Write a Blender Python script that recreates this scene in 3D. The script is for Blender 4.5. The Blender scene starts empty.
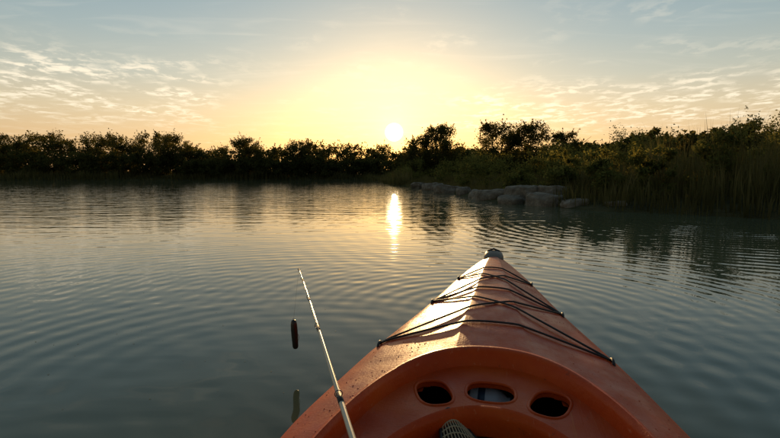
import bpy, math, random
import numpy as np
from mathutils import Vector
rng=np.random.default_rng(7); random.seed(7)
S=bpy.context.scene
S.view_settings.view_transform='Standard'; S.view_settings.look='None'; S.view_settings.exposure=0
COL=S.collection
# ---------------------------------------------------------------- helpers
def link(o,parent=None):
    COL.objects.link(o)
    if parent: o.parent=parent
    return o
def mk(name,v,f,mat=None,parent=None,smooth=True,angle=None):
    m=bpy.data.meshes.new(name)
    m.from_pydata(v.tolist() if hasattr(v,'tolist') else v,[],f.tolist() if hasattr(f,'tolist') else f)
    m.update()
    if smooth: m.shade_smooth()
    if angle: m.set_sharp_from_angle(angle=math.radians(angle))
    if mat: m.materials.append(mat)
    return link(bpy.data.objects.new(name,m),parent)
def empty(name,loc=(0,0,0)):
    e=bpy.data.objects.new(name,None); e.location=loc; e.empty_display_size=.2
    return link(e)
def tube(name,pts,rad,mat,parent=None,seg=8,closed=False):
    pts=[Vector(p) for p in pts]; n=len(pts)
    if not hasattr(rad,'__len__'): rad=[rad]*n
    V=[];F=[]; prev=None
    for i,p in enumerate(pts):
        if closed: d=(pts[(i+1)%n]-pts[i-1])
        else: d=(pts[min(i+1,n-1)]-pts[max(i-1,0)])
        d.normalize()
        if prev is None:
            up=Vector((0,0,1)) if abs(d.z)<.9 else Vector((1,0,0))
            a=d.cross(up).normalized()
        else:
            a=(prev-d*prev.dot(d)).normalized()
        prev=a; b=d.cross(a)
        for k in range(seg):
            t=2*math.pi*k/seg
            V.append(p+(a*math.cos(t)+b*math.sin(t))*rad[i])
    m=n if closed else n-1
    for i in range(m):
        for k in range(seg):
            j=(i+1)%n
            F.append((i*seg+k,i*seg+(k+1)%seg,j*seg+(k+1)%seg,j*seg+k))
    if not closed:
        F.append(tuple(range(seg))[::-1]); F.append(tuple((n-1)*seg+k for k in range(seg)))
    return mk(name,[tuple(v) for v in V],F,mat,parent)
class NT:
    def __init__(s,tree): s.t=tree; s.n=tree.nodes; s.l=tree.links
    def node(s,typ,**kw):
        x=s.n.new(typ)
        for k,v in kw.items(): setattr(x,k,v)
        return x
    def put(s,sock,val):
        if isinstance(val,bpy.types.NodeSocket): s.l.new(val,sock)
        else: sock.default_value=val
    def m(s,op,a,b=None,c=None,clamp=False):
        x=s.node('ShaderNodeMath',operation=op,use_clamp=clamp)
        s.put(x.inputs[0],a)
        if b is not None: s.put(x.inputs[1],b)
        if c is not None: s.put(x.inputs[2],c)
        return x.outputs[0]
    def vm(s,op,a,b=None,out=0):
        x=s.node('ShaderNodeVectorMath',operation=op)
        s.put(x.inputs[0],a)
        if b is not None: s.put(x.inputs[1],b)
        return x.outputs[out]
    def noise(s,vec,scale,detail=3,rough=.5,dist=0):
        x=s.node('ShaderNodeTexNoise'); s.put(x.inputs['Vector'],vec)
        x.inputs['Scale'].default_value=scale; x.inputs['Detail'].default_value=detail
        x.inputs['Roughness'].default_value=rough; x.inputs['Distortion'].default_value=dist
        return x.outputs[0]
    def ramp(s,fac,stops,interp='LINEAR'):
        x=s.node('ShaderNodeValToRGB'); s.put(x.inputs[0],fac); r=x.color_ramp; r.interpolation=interp
        while len(r.elements)<len(stops): r.elements.new(.5)
        for e,(p,c) in zip(r.elements,stops):
            e.position=p; e.color=(c,c,c,1) if not hasattr(c,'__len__') else (*c,1)
        return x.outputs[0]
    def mix(s,fac,a,b,typ='MIX'):
        x=s.node('ShaderNodeMix',data_type='RGBA',blend_type=typ)
        s.put(x.inputs[0],fac)
        for i,v in ((6,a),(7,b)):
            if isinstance(v,tuple) and len(v)==3: v=(*v,1)
            s.put(x.inputs[i],v)
        return x.outputs[2]
    def sstep(s,v,a,b):
        x=s.node('ShaderNodeMapRange',interpolation_type='SMOOTHSTEP')
        s.put(x.inputs[0],v); x.inputs[1].default_value=a; x.inputs[2].default_value=b
        return x.outputs[0]
    def xyz(s,v):
        x=s.node('ShaderNodeSeparateXYZ'); s.put(x.inputs[0],v); return x.outputs
    def comb(s,x_,y_,z_):
        x=s.node('ShaderNodeCombineXYZ')
        for i,v in enumerate((x_,y_,z_)): s.put(x.inputs[i],v)
        return x.outputs[0]
def mat(name,base=(.5,.5,.5),rough=.5,metal=0,spec=.5):
    m=bpy.data.materials.new(name); m.use_nodes=True
    t=NT(m.node_tree); b=t.n['Principled BSDF']
    b.inputs['Base Color'].default_value=(*base,1); b.inputs['Roughness'].default_value=rough
    b.inputs['Metallic'].default_value=metal; b.inputs['Specular IOR Level'].default_value=spec
    return m,t,b
def bump(t,b,h,dist,strength=1):
    x=t.node('ShaderNodeBump'); t.put(x.inputs['Height'],h)
    x.inputs['Distance'].default_value=dist; x.inputs['Strength'].default_value=strength
    t.l.new(x.outputs[0],b.inputs['Normal'])
# ---------------------------------------------------------------- sun / sky
ELEV=math.radians(4.75); AZ=0.0085
sunv=Vector((math.sin(AZ)*math.cos(ELEV),math.cos(AZ)*math.cos(ELEV),math.sin(ELEV)))
L=bpy.data.lights.new('sun','SUN'); L.energy=3.6; L.angle=math.radians(.6); L.color=(1,.64,.28)
so=link(bpy.data.objects.new('sun',L)); so.rotation_euler=(-sunv).to_track_quat('-Z','Y').to_euler(); so.location=(0,30,8)
W=bpy.data.worlds.new('World'); S.world=W; W.use_nodes=True
t=NT(W.node_tree); bg=t.n['Background']
d=t.node('ShaderNodeTexCoord').outputs['Generated']
sky=t.node('ShaderNodeTexSky',sky_type='NISHITA',sun_disc=False,sun_elevation=ELEV,sun_rotation=AZ,air_density=1.0,dust_density=2.0)
dn=t.vm('NORMALIZE',d); X,Y,Z=t.xyz(dn)[:3]
za=t.m('ABSOLUTE',Z)
grad=t.ramp(za,[(0,(.70,.37,.17)),(.06,(.72,.47,.25)),(.12,(.65,.53,.35)),(.18,(.47,.49,.42)),(.25,(.33,.42,.43)),(.34,(.22,.345,.41)),(.6,(.11,.20,.27)),(1,(.07,.13,.18))])
side=t.m('MULTIPLY_ADD',Y,.36,.61)
grad=t.mix(1.0,grad,t.comb(side,side,side),'MULTIPLY')
ang=t.m('ARCCOSINE',t.vm('DOT_PRODUCT',dn,tuple(sunv),out=1))
g1=t.m('EXPONENT',t.m('MULTIPLY',ang,-1/.026))
g2=t.m('EXPONENT',t.m('MULTIPLY',ang,-1/.11))
disc=t.m('SUBTRACT',1,t.sstep(ang,.011,.020))
glow=t.mix(1.0,t.mix(1,(.9,.62,.25),t.comb(g1,g1,g1),'MULTIPLY'),t.mix(1,(.22,.11,.01),t.comb(g2,g2,g2),'MULTIPLY'),'ADD')
dc=t.mix(1,(15.,12.,7),t.comb(disc,disc,disc),'MULTIPLY')
den=t.m('ADD',za,.06)
cx=t.m('DIVIDE',X,den); cy=t.m('DIVIDE',Y,den)
cp=t.comb(cx,t.m('MULTIPLY',cy,.8),0)
n1=t.noise(cp,7,4,.62,.3); n3=t.noise(cp,2.3,1,.5)
c=t.m('MULTIPLY',t.sstep(n1,.44,.62),t.sstep(n3,.36,.56))
a=t.m('DIVIDE',X,t.m('MAXIMUM',Y,.05))
mr=t.m('MULTIPLY',t.sstep(a,.07,.22),t.m('MULTIPLY',t.sstep(za,.07,.10),t.m('SUBTRACT',1,t.sstep(za,.14,.19))))
ml=t.m('MULTIPLY',t.m('SUBTRACT',1,t.sstep(a,-.45,-.30)),t.m('MULTIPLY',t.sstep(za,.07,.12),t.m('SUBTRACT',1,t.sstep(za,.17,.23))))
mk_=t.m('ADD',t.m('MAXIMUM',mr,ml),t.m('MULTIPLY',t.sstep(n3,.5,.7),.22))
c=t.m('MULTIPLY',t.m('MULTIPLY',c,mk_),.75,clamp=True)
base=t.mix(c,grad,(.98,.86,.66))
wisp=t.noise(t.comb(t.m('MULTIPLY',cx,.5),t.m('MULTIPLY',cy,1.6),0),2.2,3,.6,1.0)
base=t.mix(t.m('MULTIPLY',t.sstep(wisp,.5,.8),.18),base,(.80,.74,.62))
tot=t.mix(1,t.mix(1,base,glow,'ADD'),dc,'ADD')
nk=t.mix(1,sky.outputs[0],(.03,.03,.03),'MULTIPLY')
tot=t.mix(1,tot,nk,'ADD')
t.l.new(tot,bg.inputs[0]); bg.inputs[1].default_value=1.0
# ---------------------------------------------------------------- camera
cam=bpy.data.cameras.new('camera'); cam.lens=470/780*36; cam.sensor_width=36; cam.clip_end=6000; cam.clip_start=.02
co=link(bpy.data.objects.new('camera',cam)); co.location=(0,0,.85); co.rotation_euler=(math.radians(90-5.71),0,0); S.camera=co
# ---------------------------------------------------------------- terrain
shore=[(-2500,40),(-120,34),(-60,46),(-25,50),(-10,51),(-2.5,50),(-.6,42),(.6,31),(1.9,24),(2.75,17.5),(3.1,13.8),(4.0,11.6),(4.8,10.2),(7.3,8.2),(12,6),(20,3),(34,-1),(44,-20),(70,-2500)]
sh=np.array(shore,float)
def sdist(P):
    P=np.atleast_2d(P)[:,:2]; D=np.full(len(P),1e9); inside=np.zeros(len(P),bool)
    poly=np.vstack([sh,[[-2500,-2500]]])
    for i in range(len(poly)):
        a=poly[i]; b=poly[(i+1)%len(poly)]
        if i<len(sh)-1:
            ab=b-a; tt=np.clip(((P-a)@ab)/(ab@ab),0,1); D=np.minimum(D,np.linalg.norm(P-a-tt[:,None]*ab,axis=1))
        cond=((a[1]>P[:,1])!=(b[1]>P[:,1]))
        with np.errstate(divide='ignore',invalid='ignore'):
            xi=(b[0]-a[0])*(P[:,1]-a[1])/(b[1]-a[1]+1e-12)+a[0]
        inside^=cond&(P[:,0]<xi)
    return np.where(inside,-D,D)
def gz(P):
    P=np.atleast_2d(P); x,y=P[:,0],P[:,1]
    d=sdist(P)+.35*np.sin(x*1.7+y*.9)*np.sin(y*1.3-x*.6)
    bumpy=.10*np.sin(x*.8+1)*np.sin(y*.7)+.05*np.sin(x*2.3)*np.sin(y*2.9+1)
    land=.28*(1-np.exp(-d/1.0))+np.clip(d,0,60)*.012+bumpy*np.clip(d/2,0,1)
    return np.where(d>0,land,-.6*(1-np.exp(d/1.5)))
xs=np.concatenate([np.linspace(-2500,-90,18)[:-1],np.linspace(-90,-5,120)[:-1],np.linspace(-5,20,110)[:-1],np.linspace(20,80,60)[:-1],np.linspace(80,2500,18)])
ys=np.concatenate([np.linspace(-2500,-20,12)[:-1],np.linspace(-20,6,20)[:-1],np.linspace(6,60,200)[:-1],np.linspace(60,140,30)[:-1],np.linspace(140,2500,14)])
GX,GY=np.meshgrid(xs,ys); P=np.stack([GX.ravel(),GY.ravel()],1)
V=np.column_stack([P,gz(P)]); nx,ny=len(xs),len(ys)
I=(np.arange(ny-1)[:,None]*nx+np.arange(nx-1)[None,:]).ravel()
F=np.stack([I,I+1,I+1+nx,I+nx],1)
gm,t,b=mat('ground_soil_grass',rough=.95,spec=.1)
pos=t.node('ShaderNodeNewGeometry').outputs['Position']
t.l.new(t.ramp(t.noise(pos,.9,4,.65),[(.3,(.035,.028,.015)),(.5,(.06,.055,.022)),(.7,(.10,.085,.04))]),b.inputs['Base Color'])
bump(t,b,t.noise(pos,9,2,.7),.06)
mk('ground',V,F,gm)
# ---------------------------------------------------------------- water
wm,t,b=mat('lake_water',base=(.088,.102,.058),rough=.03)
b.inputs['IOR'].default_value=1.37
pos=t.node('ShaderNodeNewGeometry').outputs['Position']; x,y,z=t.xyz(pos)[:3]
r0=t.vm('LENGTH',pos,out=1)
wobn=t.noise(pos,.7,1,.5); patn=t.noise(t.vm('ADD',pos,(3,1,4)),.8,0)
def rings(cx,cy,lam,amp,reach,k,r_in=0.0):
    v=t.vm('SUBTRACT',t.comb(x,y,0),(cx,cy,0)); r=t.vm('LENGTH',v,out=1)
    w=t.m('SINE',t.m('ADD',t.m('MULTIPLY',r,2*math.pi/lam),t.m('MULTIPLY',wobn,k)))
    dec=t.m('EXPONENT',t.m('MULTIPLY',r,-1/reach))
    if r_in: dec=t.m('MULTIPLY',dec,t.sstep(r,r_in*.2,r_in))
    pat=t.m('MULTIPLY_ADD',patn,1.8 if k>0 else -1.8,-.35 if k>0 else 1.4)
    return t.m('MULTIPLY',t.m('MULTIPLY',w,dec),t.m('MULTIPLY',pat,amp))
h=rings(-.45,1.9,.15,.0014,2.6,3,1.6)
h=t.m('ADD',h,rings(.62,2.8,.12,.0011,2.2,-3))
h=t.m('ADD',h,rings(-.9,.3,.24,.0008,4,-6,1.2))
h=t.m('ADD',h,rings(5.2,7.5,.20,.0045,3.0,6))
sw=t.noise(t.comb(t.m('MULTIPLY',x,.55),t.m('MULTIPLY',y,2.0),0),1.6,3,.55,.0)
h=t.m('ADD',h,t.m('MULTIPLY',sw,t.m('MULTIPLY',t.sstep(r0,2,18),.024)))
sw2=t.noise(t.comb(x,t.m('MULTIPLY',y,2.0),3),3.4,1,.5,.0)
h=t.m('ADD',h,t.m('MULTIPLY',sw2,.0026))
bump(t,b,h,1.0)
mk('water',[(-2600,-2600,0),(2600,-2600,0),(2600,2600,0),(-2600,2600,0)],[(0,1,2,3)],wm)
# ---------------------------------------------------------------- vegetation
def leafmat(name,c0,c1,c2,tr,w=.4):
    m,t,b=mat(name)
    t.n.remove(b); df=t.node('ShaderNodeBsdfDiffuse')
    pos=t.node('ShaderNodeNewGeometry').outputs['Position']
    col=t.ramp(t.noise(pos,1.6,1,.7),[(.3,c0),(.5,c1),(.7,c2)])
    t.l.new(col,df.inputs['Color'])
    tl=t.node('ShaderNodeBsdfTranslucent'); t.l.new(t.mix(.6,col,tr),tl.inputs[0])
    ms=t.node('ShaderNodeMixShader'); ms.inputs[0].default_value=w
    t.l.new(df.outputs[0],ms.inputs[1]); t.l.new(tl.outputs[0],ms.inputs[2])
    t.l.new(ms.outputs[0],t.n['Material Output'].inputs[0]); return m
leafM=leafmat('foliage',(.03,.038,.014),(.055,.065,.022),(.10,.10,.035),(.20,.15,.035),.5)
bushM=leafmat('bush_leaves',(.045,.06,.018),(.075,.095,.03),(.12,.13,.04),(.34,.28,.06),.55)
reedM=leafmat('reed_blades',(.05,.047,.02),(.085,.08,.03),(.15,.13,.06),(.28,.21,.06),.5)
barkM,t,b=mat('bark',rough=.9,spec=.1)
pos=t.node('ShaderNodeNewGeometry').outputs['Position']
t.l.new(t.ramp(t.noise(pos,14,3,.7),[(.3,(.03,.022,.015)),(.7,(.09,.07,.05))]),b.inputs['Base Color'])
def leaves(P,size):
    n=len(P)
    a=rng.normal(size=(n,3)); a/=np.linalg.norm(a,axis=1)[:,None]
    c=rng.normal(size=(n,3)); c-=a*(a*c).sum(1)[:,None]; c/=np.linalg.norm(c,axis=1)[:,None]
    s=size*rng.uniform(.55,1.35,n)[:,None]
    V=np.stack([P-a*s,P+c*s*.5,P+a*s,P-c*s*.5],1).reshape(-1,3)
    F=np.arange(4*n).reshape(-1,4); return V,F
def crown(base,h,rad,nl,n,low=.1,big=1.0,sprig=.35):
    out=[]; per=n//nl; ph=rng.uniform(0,6.28)
    for i in range(nl):
        f=rng.uniform(low,1)**.8
        env=math.sqrt(max(0,1-max(0,(f-.35)/.70)**2))*(.75+.25*min(1,f/.35))
        th=rng.uniform(0,6.28); rr=rad*max(.1,env)*math.sqrt(rng.uniform(.02,1))*(1+.2*math.sin(th*2+ph))
        lr=rad*rng.uniform(.15,.34)*big
        zt=h*f*.97-lr*.35
        c=np.array([base[0]+rr*math.cos(th),base[1]+rr*math.sin(th),base[2]+zt])
        q=rng.normal(size=(per,3)); q/=np.linalg.norm(q,axis=1)[:,None]
        q*=(rng.uniform(0,1,per)**.5)[:,None]*lr; q[:,2]*=.75
        q+=rng.normal(size=(per,3))*lr*.22
        out.append(c+q)
        if rng.random()<sprig:
            k=per//5; tt=rng.uniform(0,1,k)[:,None]
            dv=np.array([math.cos(th)*.6,math.sin(th)*.6,1])*lr*rng.uniform(1.2,1.7)
            out.append(c+tt*dv+rng.normal(size=(k,3))*lr*.14*(1.2-tt))
    A=np.vstack(out); A[:,2]=np.maximum(A[:,2],base[2]+.02); return A
def make_tree(name,x,y,h,rad,n=9000,leaf=.08):
    z=gz([(x,y)])[0]; e=empty(name,(x,y,z))
    V=[];F=[]
    def limb(p0,p1,r0,r1,seg=6,steps=5):
        nonlocal V,F
        base=len(V); d=(p1-p0); a=d.cross(Vector((.3,.9,.1))).normalized(); bb=d.normalized().cross(a)
        for i in range(steps+1):
            f=i/steps; c=p0.lerp(p1,f)+Vector((random.uniform(-1,1),random.uniform(-1,1),0))*d.length*.03*(0<i<steps)
            r=r0+(r1-r0)*f
            for k in range(seg):
                an=6.283*k/seg; V.append(tuple(c+(a*math.cos(an)+bb*math.sin(an))*r))
        for i in range(steps):
            for k in range(seg):
                F.append((base+i*seg+k,base+i*seg+(k+1)%seg,base+(i+1)*seg+(k+1)%seg,base+(i+1)*seg+k))
    for s_ in range(3):
        lean=Vector((random.uniform(-.5,.5)*rad,random.uniform(-.5,.5)*rad,h*random.uniform(.55,.8)))
        b0=Vector((random.uniform(-.15,.15),random.uniform(-.15,.15),-.1))
        limb(b0,lean,.09*h/4,.025)
        for j in range(7):
            f=random.uniform(.3,1); p=b0.lerp(lean,f); th=random.uniform(0,6.28)
            q=p+Vector((math.cos(th)*rad*random.uniform(.4,.95),math.sin(th)*rad*random.uniform(.4,.95),h*random.uniform(.08,.3)))
            limb(p,q,.035,.008,5,3)
    mk('trunk_and_limbs',V,F,barkM,e)
    P=crown((0,0,0),h,rad,64,n)
    v,f=leaves(P,leaf); mk('crown',v,f,leafM,e,smooth=False)
    return e
make_tree('tree',4.2,41,4.6,2.2,10500)
make_tree('tree',2.5,42,3.8,1.6,6000)
make_tree('tree',8.8,39,4.4,2.2,10000)
make_tree('tree',11.3,38,4.5,2.1,10000)
make_tree('tree',13.6,37,3.6,1.6,6000)
make_tree('tree',-16.4,54,4.5,2.2,7500)
make_tree('tree',-24.8,54,5.0,2.5,8500)
make_tree('tree',-10.2,54,4.2,2.1,6500)
P=[]
def prof(u):
    us=[-60,0,40,80,130,171,185,225,245,262,275,300,325,345,370,400,412,470,480,555,575,610,640,700,780,860]
    vs=[139,137,132,136,133,136,147,147,142,145,147,140,143,146,146,148,145,146,147,145,142,138,132,127,125,131]
    return np.interp(u,us,vs)
for row in range(3):
  N_=[95,78,66][row]
  for i in range(N_):
    u=-60+i*(920/N_)+rng.uniform(-5,5)
    y=(52.5,56,62)[row]+rng.uniform(-.8,1.5) if u<400 else rng.uniform(44,54) if u<560 else rng.uniform(26,42)
    x=(u-390)/470*y; z=gz([(x,y)])[0]
    h=.85+(172-prof(u))/470*y-z; h*=((.58,.88,1.0)[row])*rng.uniform(.88,1.10)
    P.append(crown((x,y,z),max(1.0,h),rng.uniform(1.4,2.2)*(y/52),22,1450,low=.0,big=1.1,sprig=.4))
P=np.vstack(P); v,f=leaves(P,.13); mk('distant_treeline',v,f,leafM,smooth=False)
def blades(P,H,wid,lean,mat_,name):
    n=len(P); th=rng.uniform(0,6.283,n); w=wid*rng.uniform(.6,1.3,n)
    side=np.stack([np.cos(th),np.sin(th),np.zeros(n)],1)*w[:,None]
    la=rng.uniform(0,6.283,n); ln=(H*np.abs(rng.normal(0,lean,n)))[:,None]*np.stack([np.cos(la),np.sin(la),np.zeros(n)],1)
    up=np.zeros((n,3)); up[:,2]=H
    V=np.stack([P-side,P+side,P+side*.8+up*.55+ln*.3,P-side*.8+up*.55+ln*.3,P+up+ln],1).reshape(-1,3)
    b=np.arange(n)*5
    F=np.stack([b,b+1,b+2,b+3],1).tolist()+np.stack([b+3,b+2,b+4],1).tolist()
    return mk(name,V,F,mat_,smooth=False)
def sample(n,f):
    out=[]
    while sum(map(len,out))<n: out.append(f(n*2))
    return np.vstack(out)[:n]
def far(n):
    q=np.stack([rng.uniform(-95,1.5,n),rng.uniform(30,60,n)],1); d=sdist(q); k=(d>-.5)&(d<3.0); return q[k]
q=sample(13000,far); z=np.maximum(gz(q),-.05)
clump=.7+.35*np.sin(q[:,0]*.55)*np.sin(q[:,0]*.21+1)+.15*np.sin(q[:,0]*2.1)
Hh=rng.uniform(.5,1.15,len(q))*clump
def near(n):
    q=np.stack([rng.uniform(0,22,n),rng.uniform(3,36,n)],1); d=sdist(q); k=(d>-.1)&(d<8); return q[k]
q2=sample(36000,near); d2=sdist(q2); z2=np.maximum(gz(q2),-.05)
a2=q2[:,0]/q2[:,1]
amp=np.interp(a2,[-.1,.05,.2,.33,.40,.47,.6,.85,1.5],[.5,.45,.45,.55,.95,1.35,1.55,1.6,1.5])
cl=.72+.38*np.sin(q2[:,0]*2.1+q2[:,1])*np.sin(q2[:,1]*1.3)+.18*np.sin(q2[:,0]*6)
H2=amp*rng.uniform(.4,1.1,len(q2))*cl*np.clip(.55+d2*.25,.5,1.05)
blades(np.vstack([np.column_stack([q,z]),np.column_stack([q2,z2])]),np.concatenate([Hh,H2]),
       np.concatenate([np.full(len(q),.035),np.full(len(q2),.011)]),.2,reedM,'shore_reeds')
P=[]
for (x,y,h,r) in [(3.6,20,1.0,.8),(5.2,17.5,1.1,.9),(4.6,24,1.4,1.2),(7.5,19,1.5,1.2),(7.8,15.5,1.6,1.1),(3.2,27,1.1,1.0),(9.5,17,2.0,1.3),(6.4,14.2,1.3,.9),(11.5,15,2.2,1.4),(14,14,2.6,1.6),(6.0,28,1.8,1.6),(9.0,26,2.1,1.8),(12,24,2.6,1.8),(1.2,34,1.2,1.2),(16,18,3,2),(2.0,38,1.5,1.6),(5.5,33,2.0,1.8),
    (4.9,13.6,.75,.6),(5.5,12.3,1.0,.6),(6.3,11.2,1.25,.65),(7.6,10.8,1.5,.8),(9.2,9.8,1.7,.9),(4.3,15.4,.7,.7),(5.9,16,1.2,.8),(11,9.5,1.9,1.0)]:
    P.append(crown((x,y,gz([(x,y)])[0]),h,r,26,2300,low=.02))
v,f=leaves(np.vstack(P),.046); mk('shore_bushes',v,f,bushM,smooth=False)
# ---------------------------------------------------------------- rocks
rockM,t,b=mat('rock',rough=.85,spec=.25)
pos=t.node('ShaderNodeNewGeometry').outputs['Position']
t.l.new(t.ramp(t.noise(pos,5,5,.7),[(.3,(.11,.085,.06)),(.5,(.20,.165,.12)),(.7,(.33,.28,.21))]),b.inputs['Base Color']); bump(t,b,t.noise(pos,12,4,.7),.05)
import bmesh
from mathutils import noise as mn
def rock(x,y,sx,sy,sz,seed):
    bm=bmesh.new(); bmesh.ops.create_icosphere(bm,subdivisions=4,radius=1)
    for v in bm.verts:
        p=v.co.copy(); k=1+.28*mn.noise(p*1.1+Vector((seed,0,0)))+.10*mn.noise(p*3+Vector((0,seed,0)))
        p=Vector([math.copysign(abs(c)**.75,c) for c in p])*k
        p.z=min(p.z,.75+.2*mn.noise(p*2+Vector((seed,3,0))))
        v.co=Vector((p.x*sx,p.y*sy,p.z*sz))
    m=bpy.data.meshes.new('rock'); bm.to_mesh(m); bm.free(); m.shade_smooth(); m.set_sharp_from_angle(angle=.6); m.materials.append(rockM)
    o=link(bpy.data.objects.new('shore_rock',m)); o.location=(x,y,max(0,gz([(x,y)])[0]*.6)+sz*.2); o.rotation_euler=(0,.08,seed)
for i,(x,y,sx,sy,sz) in enumerate([(2.45,19.2,.62,.4,.30),(2.75,17.4,.36,.3,.26),(3.1,14.4,.56,.38,.28),(3.35,12.9,.46,.36,.23),(3.95,12.0,.52,.36,.30),(3.85,13.2,.58,.42,.42),(2.1,22.5,.7,.45,.32),(4.4,11.2,.32,.24,.16),(2.95,15.8,.36,.28,.24),(4.45,12.8,.42,.34,.38),(1.6,25.5,.55,.4,.26),(5.1,10.6,.25,.2,.13)]):
    rock(x,y,sx,sy,sz,i*1.37)
# ---------------------------------------------------------------- kayak
K=empty('kayak'); K.rotation_euler=(0,0,-math.atan2(.218,.976))
def plastic(name,c0,c1,c2,rough):
    m,t,b=mat(name,rough=rough,spec=.25)
    pos=t.node('ShaderNodeTexCoord').outputs['Object']
    n=t.noise(pos,4,4,.65); col=t.ramp(n,[(.3,c0),(.5,c1),(.72,c2)])
    s1=t.noise(t.vm('MULTIPLY',pos,(130,5,90)),1.0,2,.6)
    scr=t.m('MULTIPLY',t.sstep(s1,.66,.74),.35)
    col=t.mix(scr,col,(.62,.20,.09))
    grime=t.m('MULTIPLY',t.sstep(t.noise(pos,34,4,.75),.60,.72),.45)
    col=t.mix(grime,col,(.14,.035,.015))
    t.l.new(col,b.inputs['Base Color'])
    t.l.new(t.m('ADD',t.ramp(t.noise(pos,15,4,.7),[(.3,rough-.10),(.7,rough+.14)]),t.m('MULTIPLY',scr,.4)),b.inputs['Roughness'])
    b.inputs['Specular Tint'].default_value=(1,.80,.62,1)
    hh=t.m('ADD',t.m('MULTIPLY',t.noise(pos,160,1,.5),.35),t.m('ADD',t.m('MULTIPLY',t.noise(pos,7,1,.5),4.0),t.m('MULTIPLY',s1,.5)))
    bump(t,b,hh,.0012); return m
orange=plastic('kayak_plastic',(.38,.030,.003),(.50,.050,.004),(.60,.088,.008),.38)
blackM,_,_=mat('black_rubber',(.018,.017,.016),.55)
darkM,_,_=mat('painted_shade_and_lining',(.022,.016,.014),.8)  # near-black: painted shade inside the hull, also the bag lining
padM,_,_=mat('grey_molded_plastic',(.15,.12,.09),.55)
I_=lambda tab,s: float(np.interp(s,[a for a,_ in tab],[b for _,b in tab]))
def smooth_tab(tab):
    xs=np.linspace(tab[0][0],tab[-1][0],400); ys=np.interp(xs,[a for a,_ in tab],[b for _,b in tab])
    k=np.hanning(31); k/=k.sum(); yp=np.convolve(np.pad(ys,15,mode='reflect',reflect_type='odd'),k,'valid'); return list(zip(xs,yp))
wT=smooth_tab([(-1.3,.03),(-1.1,.12),(-.8,.23),(-.3,.35),(.3,.42),(.7,.435),(.95,.43),(1.36,.36),(1.75,.265),(1.97,.22),(2.35,.145),(2.6,.082),(2.70,.052)])
eT=smooth_tab([(-1.3,.33),(0,.29),(.9,.29),(1.36,.305),(2,.33),(2.7,.355)])
cT=smooth_tab([(-1.3,.37),(-.3,.36),(.5,.36),(.9,.37),(1.17,.385),(1.5,.405),(2.0,.41),(2.5,.40),(2.7,.385)])
kT=smooth_tab([(-1.3,.12),(-1.1,0),(-.8,-.07),(0,-.09),(1.5,-.09),(2.2,-.05),(2.5,.0),(2.7,.12)])
PF=[(0,1),(.1,.995),(.2,.98),(.25,.95),(.29,.88),(.4,.75),(.55,.58),(.7,.43),(.80,.32),(.86,.26),(.90,.20),(.95,.10),(.985,.03),(1,-.02)]
def deck_z(s,t):
    w=I_(wT,s); f=float(np.interp(min(1,abs(t)/w),[a for a,_ in PF],[b for _,b in PF])); e=I_(eT,s); return e+(I_(cT,s)-e)*f
ts=sorted(set(list(np.linspace(0,1,29))+[.24,.27,.30,.985]))
ss=list(np.arange(-1.3,2.68,.018))+[2.68,2.70]
def section(s):
    w=I_(wT,s); e=I_(eT,s); k=I_(kT,s); half=[]
    for u in ts: half.append((u*w,deck_z(s,u*w)))
    half+=[(w*1.0+.007,e-.008),(w+.009,e-.018),(w+.004,e-.028),(w-.004,e-.034)]
    hs=e-.034-k
    for (a,bb) in [(.97,.85),(.93,.6),(.86,.35),(.72,.16),(.5,.06),(.25,.015),(0,0)]: half.append((w*a,k+hs*bb))
    return half
V=[];F=[]; 
for s in ss:
    h=section(s); loop=h+[(-a,b_) for a,b_ in h[-2:0:-1]]
    n=len(loop); V+= [(a,s,b_) for a,b_ in loop]
RC,RA=.55,.615
for i in range(len(ss)-1):
    for j in range(n):
        a=i*n+j; b_=i*n+(j+1)%n; c_=b_+n; d_=a+n
        ms=(V[a][1]+V[c_][1])/2; mt=(V[a][0]+V[b_][0])/2; mz=V[a][2]
        if mz>.285 and ((ms-RC)/(RA-.05))**2+(mt/.262)**2<1: continue
        F.append((a,b_,c_,d_))
for end,s0,sg in ((len(ss)-1,2.70,1),(0,-1.3,-1)):
    prev=end*n; loop=[V[prev+j] for j in range(n)]
    for q in (1,2,3,4):
        ph=q/4*math.pi/2; base=len(V)
        for (a,s_,z_) in loop: V.append((a*math.cos(ph) if q<4 else 0,s0+sg*.035*math.sin(ph),z_))
        for j in range(n):
            f_=(prev+j,prev+(j+1)%n,base+(j+1)%n,base+j); F.append(f_ if sg>0 else f_[::-1])
        prev=base
hull=mk('hull',V,F,orange,K,angle=50)
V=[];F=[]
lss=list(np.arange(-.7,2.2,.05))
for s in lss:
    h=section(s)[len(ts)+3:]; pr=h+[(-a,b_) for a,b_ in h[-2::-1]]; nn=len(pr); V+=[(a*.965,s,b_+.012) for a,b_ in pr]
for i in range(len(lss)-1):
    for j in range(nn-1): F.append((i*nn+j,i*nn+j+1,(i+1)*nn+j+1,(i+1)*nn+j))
mk('cockpit_shade_sheet',V,F,darkM,K)  # dark sheet added inside the orange hull, painting in the cockpit's shade
def zr(s): return float(np.interp(s,[-.15,.2,.8,1.0,1.17],[.395,.388,.392,.397,.405]))
NP=180; V=[];F=[];prof_n=None
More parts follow.
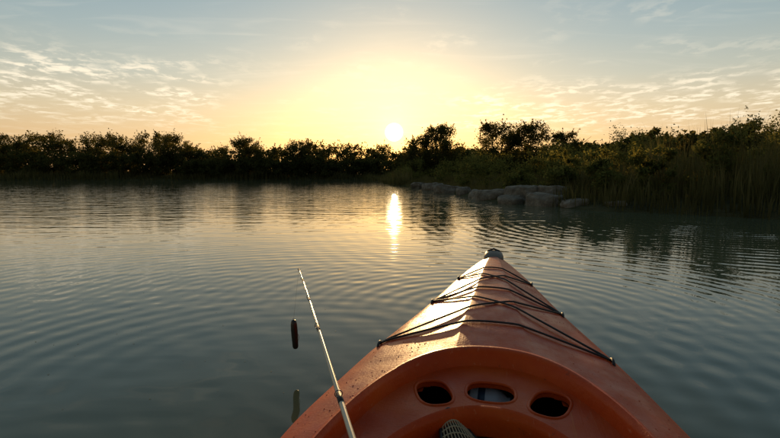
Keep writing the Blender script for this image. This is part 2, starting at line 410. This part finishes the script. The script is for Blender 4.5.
for i in range(NP):
    ph=2*math.pi*i/NP; c,s_=math.cos(ph),math.sin(ph)
    O=np.array([.305*math.copysign(abs(s_)**.88,s_),RC+RA*c]); N=np.array([.225*s_,.44+.435*c])
    wd=np.linalg.norm(O-N); dirv=(N-O)/wd
    deep=.022*min(1,max(0,(wd-.07)/.08))
    pl=[(.006,-.062),(0,-.03),(-.004,-.010),(-.003,.002),(.002,.010),(.010,.016),(.020,.017),(.030,.012),(.036,.004)]
    pl=[(a if a<wd*.5 else wd*.5,z_) for a,z_ in pl]
    st=min(.045,wd*.5)
    en=wd-min(.03,wd*.45)
    pl+=[(st+(en-st)*k,-deep+(0.002 if k in(0,1) else 0)) for k in (0,.08,.25,.5,.75,.92,1)]
    pl+=[(wd-min(.024,wd*.4),.000),(wd-.016,.005),(wd-.007,.003),(wd-.001,-.005),(wd,-.02),(wd-.002,-.05),(wd-.008,-.055),(wd-.012,-.035)]
    pl+=[(en-.004,-deep-.014),(st+.004,-deep-.014),(min(.02,wd*.3),-.03),(.012,-.062)]
    prof_n=len(pl)
    for a,z_ in pl:
        q=O+dirv*a; V.append((q[0],q[1],zr(q[1])+z_))
for i in range(NP):
    for j in range(prof_n):
        a=i*prof_n+j; b_=i*prof_n+(j+1)%prof_n; i2=(i+1)%NP
        F.append((a,i2*prof_n+j,i2*prof_n+(j+1)%prof_n,b_))
coam=mk('cockpit_coaming',V,F,orange,K)
cut=[]
holes=[(0,1.0,.052,.044,0),(-.120,.975,.038,.054,.35),(.120,.975,.038,.054,-.35)]
def hp_(hl,q,g=0):
    cx_,cy_,a_,b_,r_=hl; ct,st_=math.cos(q),math.sin(q)
    u=(a_+g)*math.copysign(abs(ct)**.75,ct); w_=(b_+g)*math.copysign(abs(st_)**.75,st_)
    return cx_+u*math.cos(r_)-w_*math.sin(r_), cy_+u*math.sin(r_)+w_*math.cos(r_)
for hl in holes:
    vs=[];m_=40
    for zz in (.3,.5):
        for k in range(m_): x_,y_=hp_(hl,2*math.pi*k/m_); vs.append((x_,y_,zz))
    fs=[(k,(k+1)%m_,m_+(k+1)%m_,m_+k) for k in range(m_)]+[tuple(range(m_))[::-1],tuple(range(m_,2*m_))]
    o=mk('cut',vs,fs,None,K,smooth=False); cut.append(o)
    md=coam.modifiers.new('b','BOOLEAN'); md.operation='DIFFERENCE'; md.object=o; md.solver='EXACT'
bpy.context.view_layer.update()
dg=bpy.context.evaluated_depsgraph_get(); nm=bpy.data.meshes.new_from_object(coam.evaluated_get(dg)); coam.modifiers.clear(); coam.data=nm
nm.shade_smooth(); nm.set_sharp_from_angle(angle=math.radians(45))
for o in cut: bpy.data.objects.remove(o)
for i,hl in enumerate(holes):
    pts=[]
    for q in np.linspace(0,2*math.pi,48,endpoint=False):
        x_,y_=hp_(hl,q,.001); pts.append((x_,y_,zr(y_)-.0235))
    tube('hole_lip_%d'%i,pts,.004,orange,K,8,True)
def cord(name,p,q,sag=0,r=.0033):
    pts=[]
    for k in range(41):
        f=k/40; s=p[0]+(q[0]-p[0])*f+sag*math.sin(f*math.pi); tt=p[1]+(q[1]-p[1])*f
        pts.append((tt,s,deck_z(s,tt)+r+.0015))
    zz=np.array([a[2] for a in pts]); xx=np.linspace(0,1,41); up=zz.copy()
    for a in range(41):
        for b2 in range(a+2,41):
            l=np.interp(xx[a:b2+1],[xx[a],xx[b2]],[zz[a],zz[b2]]); up[a:b2+1]=np.maximum(up[a:b2+1],l)
    tube(name,[(a[0],a[1],u_) for a,u_ in zip(pts,up)],r,blackM,K,8)
A={'L1':(2.17,-.158),'R1':(2.12,.166),'L2':(1.80,-.232),'R2':(1.74,.246),'L3':(1.38,-.342),'R3':(1.37,.330)}
cid=0
for a_,b_,sg in [('L1','R1',.05),('L1','R2',0),('R1','L2',0),('L2','R2',.03),('L2','R3',0),('R2','L3',0),('L3','R3',.03)]:
    cord('bungee_cord_%d'%cid,A[a_],A[b_],sg); cid+=1
for i,(k_,(s,tt)) in enumerate(A.items()):
    z_=deck_z(s,tt)
    tube('pad_eye_%d'%i,[(tt,s-.022,z_-.004),(tt,s-.016,z_+.006),(tt,s-.006,z_+.010),(tt,s+.006,z_+.010),(tt,s+.016,z_+.006),(tt,s+.022,z_-.004)],.0042,blackM,K,8)
V=[];F=[];cap=[(2.54,.012,.002),(2.56,.034,.012),(2.59,.048,.026),(2.63,.054,.036),(2.68,.052,.040),(2.72,.042,.035),(2.748,.026,.020),(2.755,.006,.004)]
for (s,hw,hh) in cap:
    zb=deck_z(min(s,2.7),0)-.022
    for k in range(13):
        an=math.pi*k/12; V.append((hw*math.copysign(abs(math.cos(an))**.8,math.cos(an)),s,zb+ (hh+.010)*math.sin(an)**.6))
for i in range(len(cap)-1):
    for j in range(12): F.append((i*13+j,i*13+j+1,(i+1)*13+j+1,(i+1)*13+j))
mk('bow_cap',V,F,padM,K)
tube('bow_handle_rope',[(-.045,2.66,.385),(-.03,2.66,.412),(0,2.665,.422),(.03,2.66,.412),(.045,2.66,.385)],.005,blackM,K,8)
V=[];F=[]
sp=[(.42,.02),(.36,.045),(.2,.03),(.02,.03),(-.08,.07),(-.13,.18),(-.16,.32),(-.165,.44)]
for (s,z_) in sp:
    for k in range(9): 
        u=k/4-1; V.append((.2*u,s,z_+.03*u*u))
for i in range(len(sp)-1):
    for j in range(8): F.append((i*9+j,i*9+j+1,(i+1)*9+j+1,(i+1)*9+j))
se=mk('seat',V,F,blackM,K); md=se.modifiers.new('s','SOLIDIFY'); md.thickness=.03
dm,t,b=mat('droplets',(.46,.06,.012),.03); b.inputs['IOR'].default_value=1.33
V=[];F=[]
for _i in range(520):
    s=random.uniform(.75,2.3); w=I_(wT,s); tt=random.choice((-1,-1,1))*random.uniform(.5,.98)*w
    if ((s-.55)/.68)**2+(tt/.32)**2<1: continue
    r=random.uniform(.0008,.0024); z_=deck_z(s,tt); b0=len(V)
    for k in range(3):
        e_=k/3*math.pi/2
        for j in range(8):
            an=j*math.pi/4; V.append((tt+r*math.cos(e_)*math.cos(an),s+r*math.cos(e_)*math.sin(an),z_+r*.5*math.sin(e_)))
    V.append((tt,s,z_+r*.5))
    for k in range(2):
        for j in range(8): F.append((b0+k*8+j,b0+k*8+(j+1)%8,b0+(k+1)*8+(j+1)%8,b0+(k+1)*8+j))
    for j in range(8): F.append((b0+16+j,b0+16+(j+1)%8,b0+24))
mk('water_droplets',V,F,dm,K)
# ---------------------------------------------------------------- bottle under the dash
B=empty('water_bottle')
pm,_,_=mat('bottle_white_plastic',(.8,.82,.85),.35); bm_,_,_=mat('bottle_blue_label',(.04,.08,.14),.4)
def lathe(name,prof,o,ax,m,par,seg=24):
    ax=Vector(ax).normalized(); o=Vector(o); a=ax.cross(Vector((.01,.02,1))).normalized(); bb=ax.cross(a); V=[];F=[]
    for (h,r) in prof:
        for k in range(seg):
            an=6.28318*k/seg; V.append(tuple(o+ax*h+(a*math.cos(an)+bb*math.sin(an))*r))
    for i in range(len(prof)-1):
        for k in range(seg): F.append((i*seg+k,i*seg+(k+1)%seg,(i+1)*seg+(k+1)%seg,(i+1)*seg+k))
    return mk(name,V,F,m,par)
bo=(.190,1.068,.318); ax=(.976,-.30,-.02)
lathe('body',[(0,0),(0,.026),(.005,.030),(.06,.030),(.075,.022),(.085,.013),(.095,.013)],bo,ax,pm,B)
lathe('label',[(.02,.0305),(.021,.0312),(.035,.0312),(.036,.0305)],bo,ax,bm_,B)
lathe('cap',[(.092,.0),(.092,.0155),(.108,.0155),(.110,.012),(.110,0)],bo,ax,bm_,B)
# ---------------------------------------------------------------- mesh bag
netM,_,_=mat('tan_netting',(.45,.34,.2),.7)
G=empty('mesh_bag')
V=[];F=[];nu,nv=12,22
for i in range(nu+1):
    for j in range(nv+1):
        u=i/nu; v=j/nv
        x=.112+.13*(u-.5)*(.2+1.4*v**.8)+.10*v; y=.862-.25*v+.02*u; z=.372-.09*v+.010*math.sin(math.pi*u)+.010*math.sin(v*7+u*3)
        V.append((x,y,z))
for i in range(nu):
    for j in range(nv):
        a=i*(nv+1)+j; F.append((a,a+1,a+nv+2,a+nv+1))
bag=mk('netting',V,F,netM,G)
md=bag.modifiers.new('w','WIREFRAME'); md.thickness=.0028
V2=[(x,y,z-.006) for x,y,z in V]; mk('lining',V2,F,darkM,G)
edge=[V[i*(nv+1)] for i in range(nu+1)]; 
tube('binding',[V[j] for j in range(nv,-1,-1)]+edge+[V[nu*(nv+1)+j] for j in range(nv+1)],.0035,blackM,G,6)
# ---------------------------------------------------------------- fishing rod
R=empty('fishing_rod')
rodM,t,b=mat('rod_blank',(.60,.50,.36),.28); corkM,t2,b2=mat('rod_cork',(.35,.22,.12),.8)
steel,_,_=mat('guide_metal',(.20,.19,.18),.35,1); 
tip=Vector((-.3855,1.96,.437)); bs=Vector((-.070,.75,.4285)); dirn=(bs-tip).normalized()
Lr=(bs-tip).length+.12
pts=[];rads=[]
for k in range(40):
    f=k/39; p=tip+dirn*Lr*f; p.z+=.012*math.sin(f*math.pi)*(1-f); pts.append(p); rads.append(.0019+.0038*f)
tube('blank',pts,rads,rodM,R,10)
hp=tip+dirn*Lr
lathe('foregrip',[(0,.005),(0,.009),(.02,.012),(.18,.012),(.2,.009),(.2,0)],hp,dirn,corkM,R)
lathe('reel_seat',[(0,.008),(.0,.0095),(.12,.0095),(.12,0)],hp+dirn*.2,dirn,blackM,R)
lathe('butt_grip',[(0,.008),(0,.011),(.12,.013),(.16,.014),(.165,0)],hp+dirn*.32,dirn,corkM,R)
gl=[]
for i,(f,rr) in enumerate([(0,.004),(.17,.004),(.36,.005),(.58,.006),(.86,.007)]):
    p=pts[int(f*39)].copy(); up=Vector((-.3,0,1)).normalized(); c=p+up*(rr+.003)*(1 if f>0 else .4)
    sd=dirn.cross(up).normalized()
    tube('guide_ring_%d'%i,[c+sd*rr*math.cos(q)+up*rr*math.sin(q) for q in np.linspace(0,6.283,16,endpoint=False)],.0010,steel,R,6,True)
    tube('guide_foot_%d'%i,[p-dirn*.018,p+up*.004,c-up*rr,p+up*.004+dirn*.004,p+dirn*.018],.0013,steel,R,6)
    lathe('thread_wrap_%d'%i,[(-.02,.002),(-.018,rads[int(f*39)]+.0008),(.018,rads[int(f*39)]+.0008),(.02,.002)],p,dirn,blackM,R,10)
    gl.append(c)
lineM,_,_=mat('fishing_line',(.35,.35,.3),.3)
lt=Vector((-.412,1.955,.222))
tube('line',[lt]+gl,.0003,lineM,R,5)
lureM,_,_=mat('lure_soft_plastic',(.022,.018,.010),.35)
pr=[(0,0),(.001,.007),(.006,.011),(.02,.0135),(.045,.0145),(.075,.014),(.10,.013),(.118,.0125),(.126,.009),(.13,0)]
lu=lathe('lure',pr,(0,0,0),(0.05,0,-1),lureM,R,14); lu.location=lt
tube('lure_hook',[lt+Vector(q) for q in [(.006,0,-.05),(.016,0,-.06),(.022,0,-.075),(.020,0,-.09),(.012,0,-.088)]],.0009,steel,R,6)
tube('lure_eyelet',[lt+Vector((.003*math.cos(q),0,.003+.003*math.sin(q))) for q in np.linspace(0,6.28,12,endpoint=False)],.0008,steel,R,6,True)
# ---------------------------------------------------------------- floating bits
debM,_,_=mat('floating_debris',(.14,.12,.06),.7)
n=220; x=rng.uniform(-3.2,.0,n); y=rng.uniform(1.4,6,n); pp=np.column_stack([x,y,np.full(n,.002)])
th=rng.uniform(0,6.28,n); s=rng.uniform(.002,.006,n); 
aa=np.stack([np.cos(th),np.sin(th),0*th],1)*s[:,None]; cc=np.stack([-np.sin(th),np.cos(th),0*th],1)*s[:,None]*.5
V=np.stack([pp-aa,pp+cc,pp+aa,pp-cc],1).reshape(-1,3); mk('floating_leaf_litter',V,np.arange(4*n).reshape(-1,4),debM,smooth=False)
